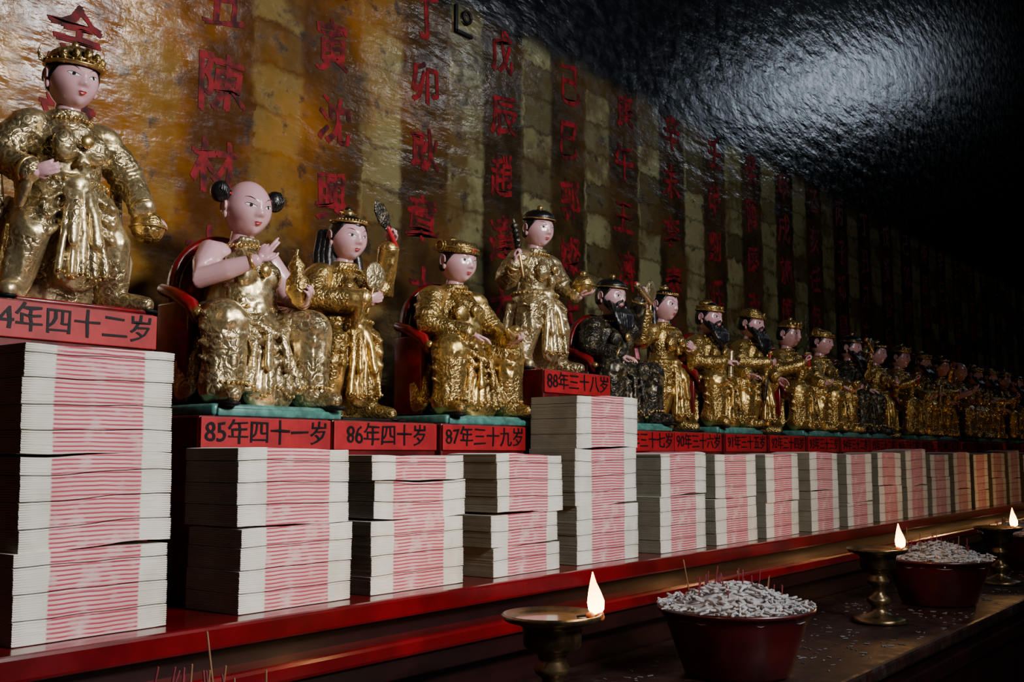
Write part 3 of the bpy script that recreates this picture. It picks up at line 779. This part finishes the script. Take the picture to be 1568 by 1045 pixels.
fl = [(V(.052, 0, .141), .004), (V(.052, 0, .149), .0092), (V(.0515, 0, .158), .0102), (V(.050, 0, .169), .0074), (V(.0485, 0, .180), .0038), (V(.048, 0, .192), .0006)]
A.add(tube([p for p, r in fl], [r for p, r in fl], 14), 4)
M_wax = simple('wax_drips', (.55, .14, .03), .4)
lamp = A.mesh('brass_oil_lamp', [M_brass, M_oil, M_wax, M_blk, mf])
for k, (lx, ly, rz) in enumerate(LAMPS):
    obj('brass_oil_lamp', lamp, (lx, ly, -.1495), (0, 0, rz))
    p = Vector((.048, 0, .175)); p.rotate(Euler((0, 0, rz)))
    l = bpy.data.lights.new('lamp_flame_light', 'POINT'); l.energy = .7; l.color = (1, .5, .18); l.shadow_soft_size = .012
    lo = bpy.data.objects.new('lamp_flame_light', l); COL.objects.link(lo); lo.location = (lx+p.x, ly+p.y, -.15+.205)

# ------------------------------------------------------------------ wall
m, nt, b = newmat('gilded_inscription_wall')
g = N(nt, 'ShaderNodeNewGeometry'); pos = g.outputs['Position']; sp = N(nt, 'ShaderNodeSeparateXYZ'); L(nt, pos, sp.inputs[0]); X, Z = sp.outputs[0], sp.outputs[2]
n1 = tex_noise(nt, 3.2, 5, .6, pos); n2 = tex_noise(nt, 26, 5, .65, pos); n3 = tex_noise(nt, 9, 4, .6, pos)
mp = N(nt, 'ShaderNodeMapping'); mp.inputs['Scale'].default_value = (6, 1, 15); L(nt, pos, mp.inputs[0]); st = tex_noise(nt, 1.6, 4, .5, mp.outputs[0])
xd = math_(nt, 'ADD', X, math_(nt, 'MULTIPLY', math_(nt, 'SUBTRACT', n2, .5), .04))
zd = math_(nt, 'ADD', Z, math_(nt, 'MULTIPLY', math_(nt, 'SUBTRACT', n2, .5), .05))
fr = math_(nt, 'FRACT', math_(nt, 'ADD', math_(nt, 'DIVIDE', math_(nt, 'SUBTRACT', xd, 1.03), .2455), 20.0))
strip = mrange(nt, math_(nt, 'ABSOLUTE', math_(nt, 'SUBTRACT', fr, .5)), .25, .18)
cx = math_(nt, 'DIVIDE', xd, .1228); cz = math_(nt, 'DIVIDE', zd, .075)
cmb = N(nt, 'ShaderNodeCombineXYZ'); L(nt, math_(nt, 'FLOOR', cx), cmb.inputs[0]); L(nt, math_(nt, 'FLOOR', cz), cmb.inputs[2])
wn = N(nt, 'ShaderNodeTexWhiteNoise'); L(nt, cmb.outputs[0], wn.inputs['Vector'])
ez = math_(nt, 'ABSOLUTE', math_(nt, 'SUBTRACT', math_(nt, 'FRACT', cz), .5)); edge = mrange(nt, ez, .49, .40, .35, 1)
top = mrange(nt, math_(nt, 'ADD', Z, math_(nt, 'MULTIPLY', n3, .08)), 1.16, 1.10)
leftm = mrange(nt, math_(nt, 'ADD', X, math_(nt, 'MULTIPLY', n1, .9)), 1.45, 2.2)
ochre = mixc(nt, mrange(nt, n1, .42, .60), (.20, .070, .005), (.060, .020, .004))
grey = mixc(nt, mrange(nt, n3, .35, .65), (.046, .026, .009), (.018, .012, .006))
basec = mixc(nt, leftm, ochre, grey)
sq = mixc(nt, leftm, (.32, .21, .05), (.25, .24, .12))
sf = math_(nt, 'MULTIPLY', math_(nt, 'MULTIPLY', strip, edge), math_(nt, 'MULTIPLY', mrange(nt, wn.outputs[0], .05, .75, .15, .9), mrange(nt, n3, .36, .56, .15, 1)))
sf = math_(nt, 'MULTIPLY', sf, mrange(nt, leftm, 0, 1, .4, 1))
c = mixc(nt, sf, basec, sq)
c = mixc(nt, mrange(nt, n2, .54, .68, 0, .75), c, (.010, .006, .004))
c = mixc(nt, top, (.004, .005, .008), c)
L(nt, c, b.inputs['Base Color'])
L(nt, math_(nt, 'MULTIPLY', sf, .35), b.inputs['Metallic'])
L(nt, mrange(nt, n2, .3, .7, .12, .28), b.inputs['Roughness'])
b.inputs['Specular IOR Level'].default_value = .5
b1 = bump(nt, None, st, .45, .009)
bump(nt, b, n2, .28, .003, b1)
M_wall = m
M_plain = simple('dark_plaster', (.02, .02, .024), .7, 0, .3, 0, .2, 6)
M_floor = simple('stone_floor', (.03, .028, .028), .4, 0, .3, 0, .1, 5)
RX0, RX1, RY0, RY1, RZ0, RZ1 = -3.0, 10.5, -3.2, 1.38, -.95, 3.6
def shell(name, lo, hi, mat): obj(name, (lambda a: (a.add(rbox(lo, hi, 0)), a.mesh(name, [mat], False))[1])(Acc()))
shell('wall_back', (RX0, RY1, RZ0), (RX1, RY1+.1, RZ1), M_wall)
shell('wall_front', (RX0, RY0-.1, RZ0), (RX1, RY0, RZ1), M_plain)
shell('wall_left', (RX0-.1, RY0, RZ0), (RX0, RY1, RZ1), M_plain)
shell('wall_right', (RX1, RY0, RZ0), (RX1+.1, RY1, RZ1), M_plain)
shell('floor', (RX0, RY0, RZ0-.1), (RX1, RY1, RZ0), M_floor)
shell('ceiling', (RX0, RY0, RZ1), (RX1, RY1, RZ1+.1), M_plain)

names = ['甲子金辨大將軍', '乙丑陳材大將軍', '丙寅沈興大將軍', '丁卯耿章大將軍', '戊辰趙達大將軍', '己巳郭燦大將軍', '庚午王濟大將軍', '辛未李素大將軍', '壬申劉旺大將軍', '癸酉康志大將軍',
         '甲戌施廣大將軍', '乙亥任保大將軍', '丙子郭嘉大將軍', '丁丑汪文大將軍', '戊寅魯先大將軍', '己卯龍仲大將軍', '庚辰董德大將軍', '辛巳鄭但大將軍', '壬午陸明大將軍', '癸未魏仁大將軍',
         '甲申方傑大將軍', '乙酉蔣崇大將軍', '丙戌白敏大將軍', '丁亥封濟大將軍', '戊子鄒鐺大將軍', '己丑傅佑大將軍', '庚寅鄔桓大將軍', '辛卯范寧大將軍', '壬辰彭泰大將軍', '癸巳徐單大將軍']
M_chr = simple('red_brush_paint', (.20, .003, .009), .6, 0, .44, 0, 0, 40)
M_chr.node_tree.nodes['Principled BSDF'].inputs['Specular IOR Level'].default_value = .2
A = Acc(); cache = {}
R = random.Random(4)
for i, s in enumerate(names):
    x = .785+.2455*i
    for j, ch in enumerate(s):
        if ch not in cache: cache[ch] = text_part(ch, .104, .0003, 0)
        tv, tf = cache[ch]
        if len(tv) == 0: continue
        tv = tv.copy(); sd_ = i*7.3+j*2.1
        for q in range(len(tv)):
            nv = noise.noise_vector(Vector((tv[q][0]*28, tv[q][1]*28, sd_))); tv[q][0] += nv.x*.009; tv[q][1] += nv.y*.009+tv[q][0]*.10
        base = (x+R.uniform(-.008, .008), 1.3793, 1.035-.137*j); ra = R.uniform(-.08, .08); dg_ = (R.uniform(.74, .92), R.uniform(.85, 1.05), 1, 1)
        for q, (ox, oz) in enumerate(((-.0022, .0014), (.002, -.001), (.0005, .0022))):
            mt = Matrix.Translation((base[0]+ox, base[1]+.0001*q, base[2]+oz)) @ ROTX @ Matrix.Rotation(ra+.015*q, 4, 'Z') @ Matrix.Diagonal(dg_)
            A.add((tv, tf), 0, mt)
obj('painted_wall_inscription', A.mesh('painted_wall_inscription', [M_chr], False))
A = Acc()
A.add(rbox((-.03, -.006, -.03), (-.022, 0, .03), .002)); A.add(rbox((-.03, -.006, -.03), (.025, 0, -.022), .002))
A.add(tube([(.005+.012*math.cos(t), -.006, .01+.012*math.sin(t)) for t in np.linspace(0, 6.28, 18)], [.0035]*18, 6))
obj('wall_bracket', A.mesh('wall_bracket', [M_blk]), (1.633, 1.379, 1.066))

# ------------------------------------------------------------------ lights
def area(name, loc, tgt, size, energy, col, sy=None, spread=None):
    l = bpy.data.lights.new(name, 'AREA'); l.energy = energy; l.color = col; l.size = size
    if sy: l.shape = 'RECTANGLE'; l.size_y = sy
    if spread: l.spread = math.radians(spread)
    o = bpy.data.objects.new(name, l); COL.objects.link(o); o.location = loc
    o.rotation_euler = (Vector(tgt)-Vector(loc)).to_track_quat('-Z', 'Y').to_euler(); return o
area('hall_light_key', (1.05, -1.0, 1.15), (.95, 1.2, .25), .35, 22, (1, .97, .93), spread=110)
area('hall_light_side', (1.9, -.75, 1.75), (1.3, 1.2, .4), .3, 7, (1, .97, .95), spread=120)
area('hall_light_cool', (8.2, -.45, 3.15), (3.5, 1.38, 1.0), 1.1, 6, (.72, .84, 1), .5)
area('hall_light_far', (4.2, -1.0, 2.2), (3.6, 1.2, .3), .3, 2.4, (.9, .95, 1))
w = bpy.data.worlds.new('World'); scene.world = w; w.use_nodes = True
w.node_tree.nodes['Background'].inputs[0].default_value = (.05, .07, .1, 1); w.node_tree.nodes['Background'].inputs[1].default_value = .1

cam = bpy.data.cameras.new('Camera'); co_ = bpy.data.objects.new('Camera', cam); COL.objects.link(co_)
cam.sensor_width = 36; cam.lens = 2020/1920*36; cam.clip_start = .01
co_.location = (0, 0, .181); co_.rotation_euler = (math.radians(96.02), 0, math.radians(-52.5))
scene.camera = co_
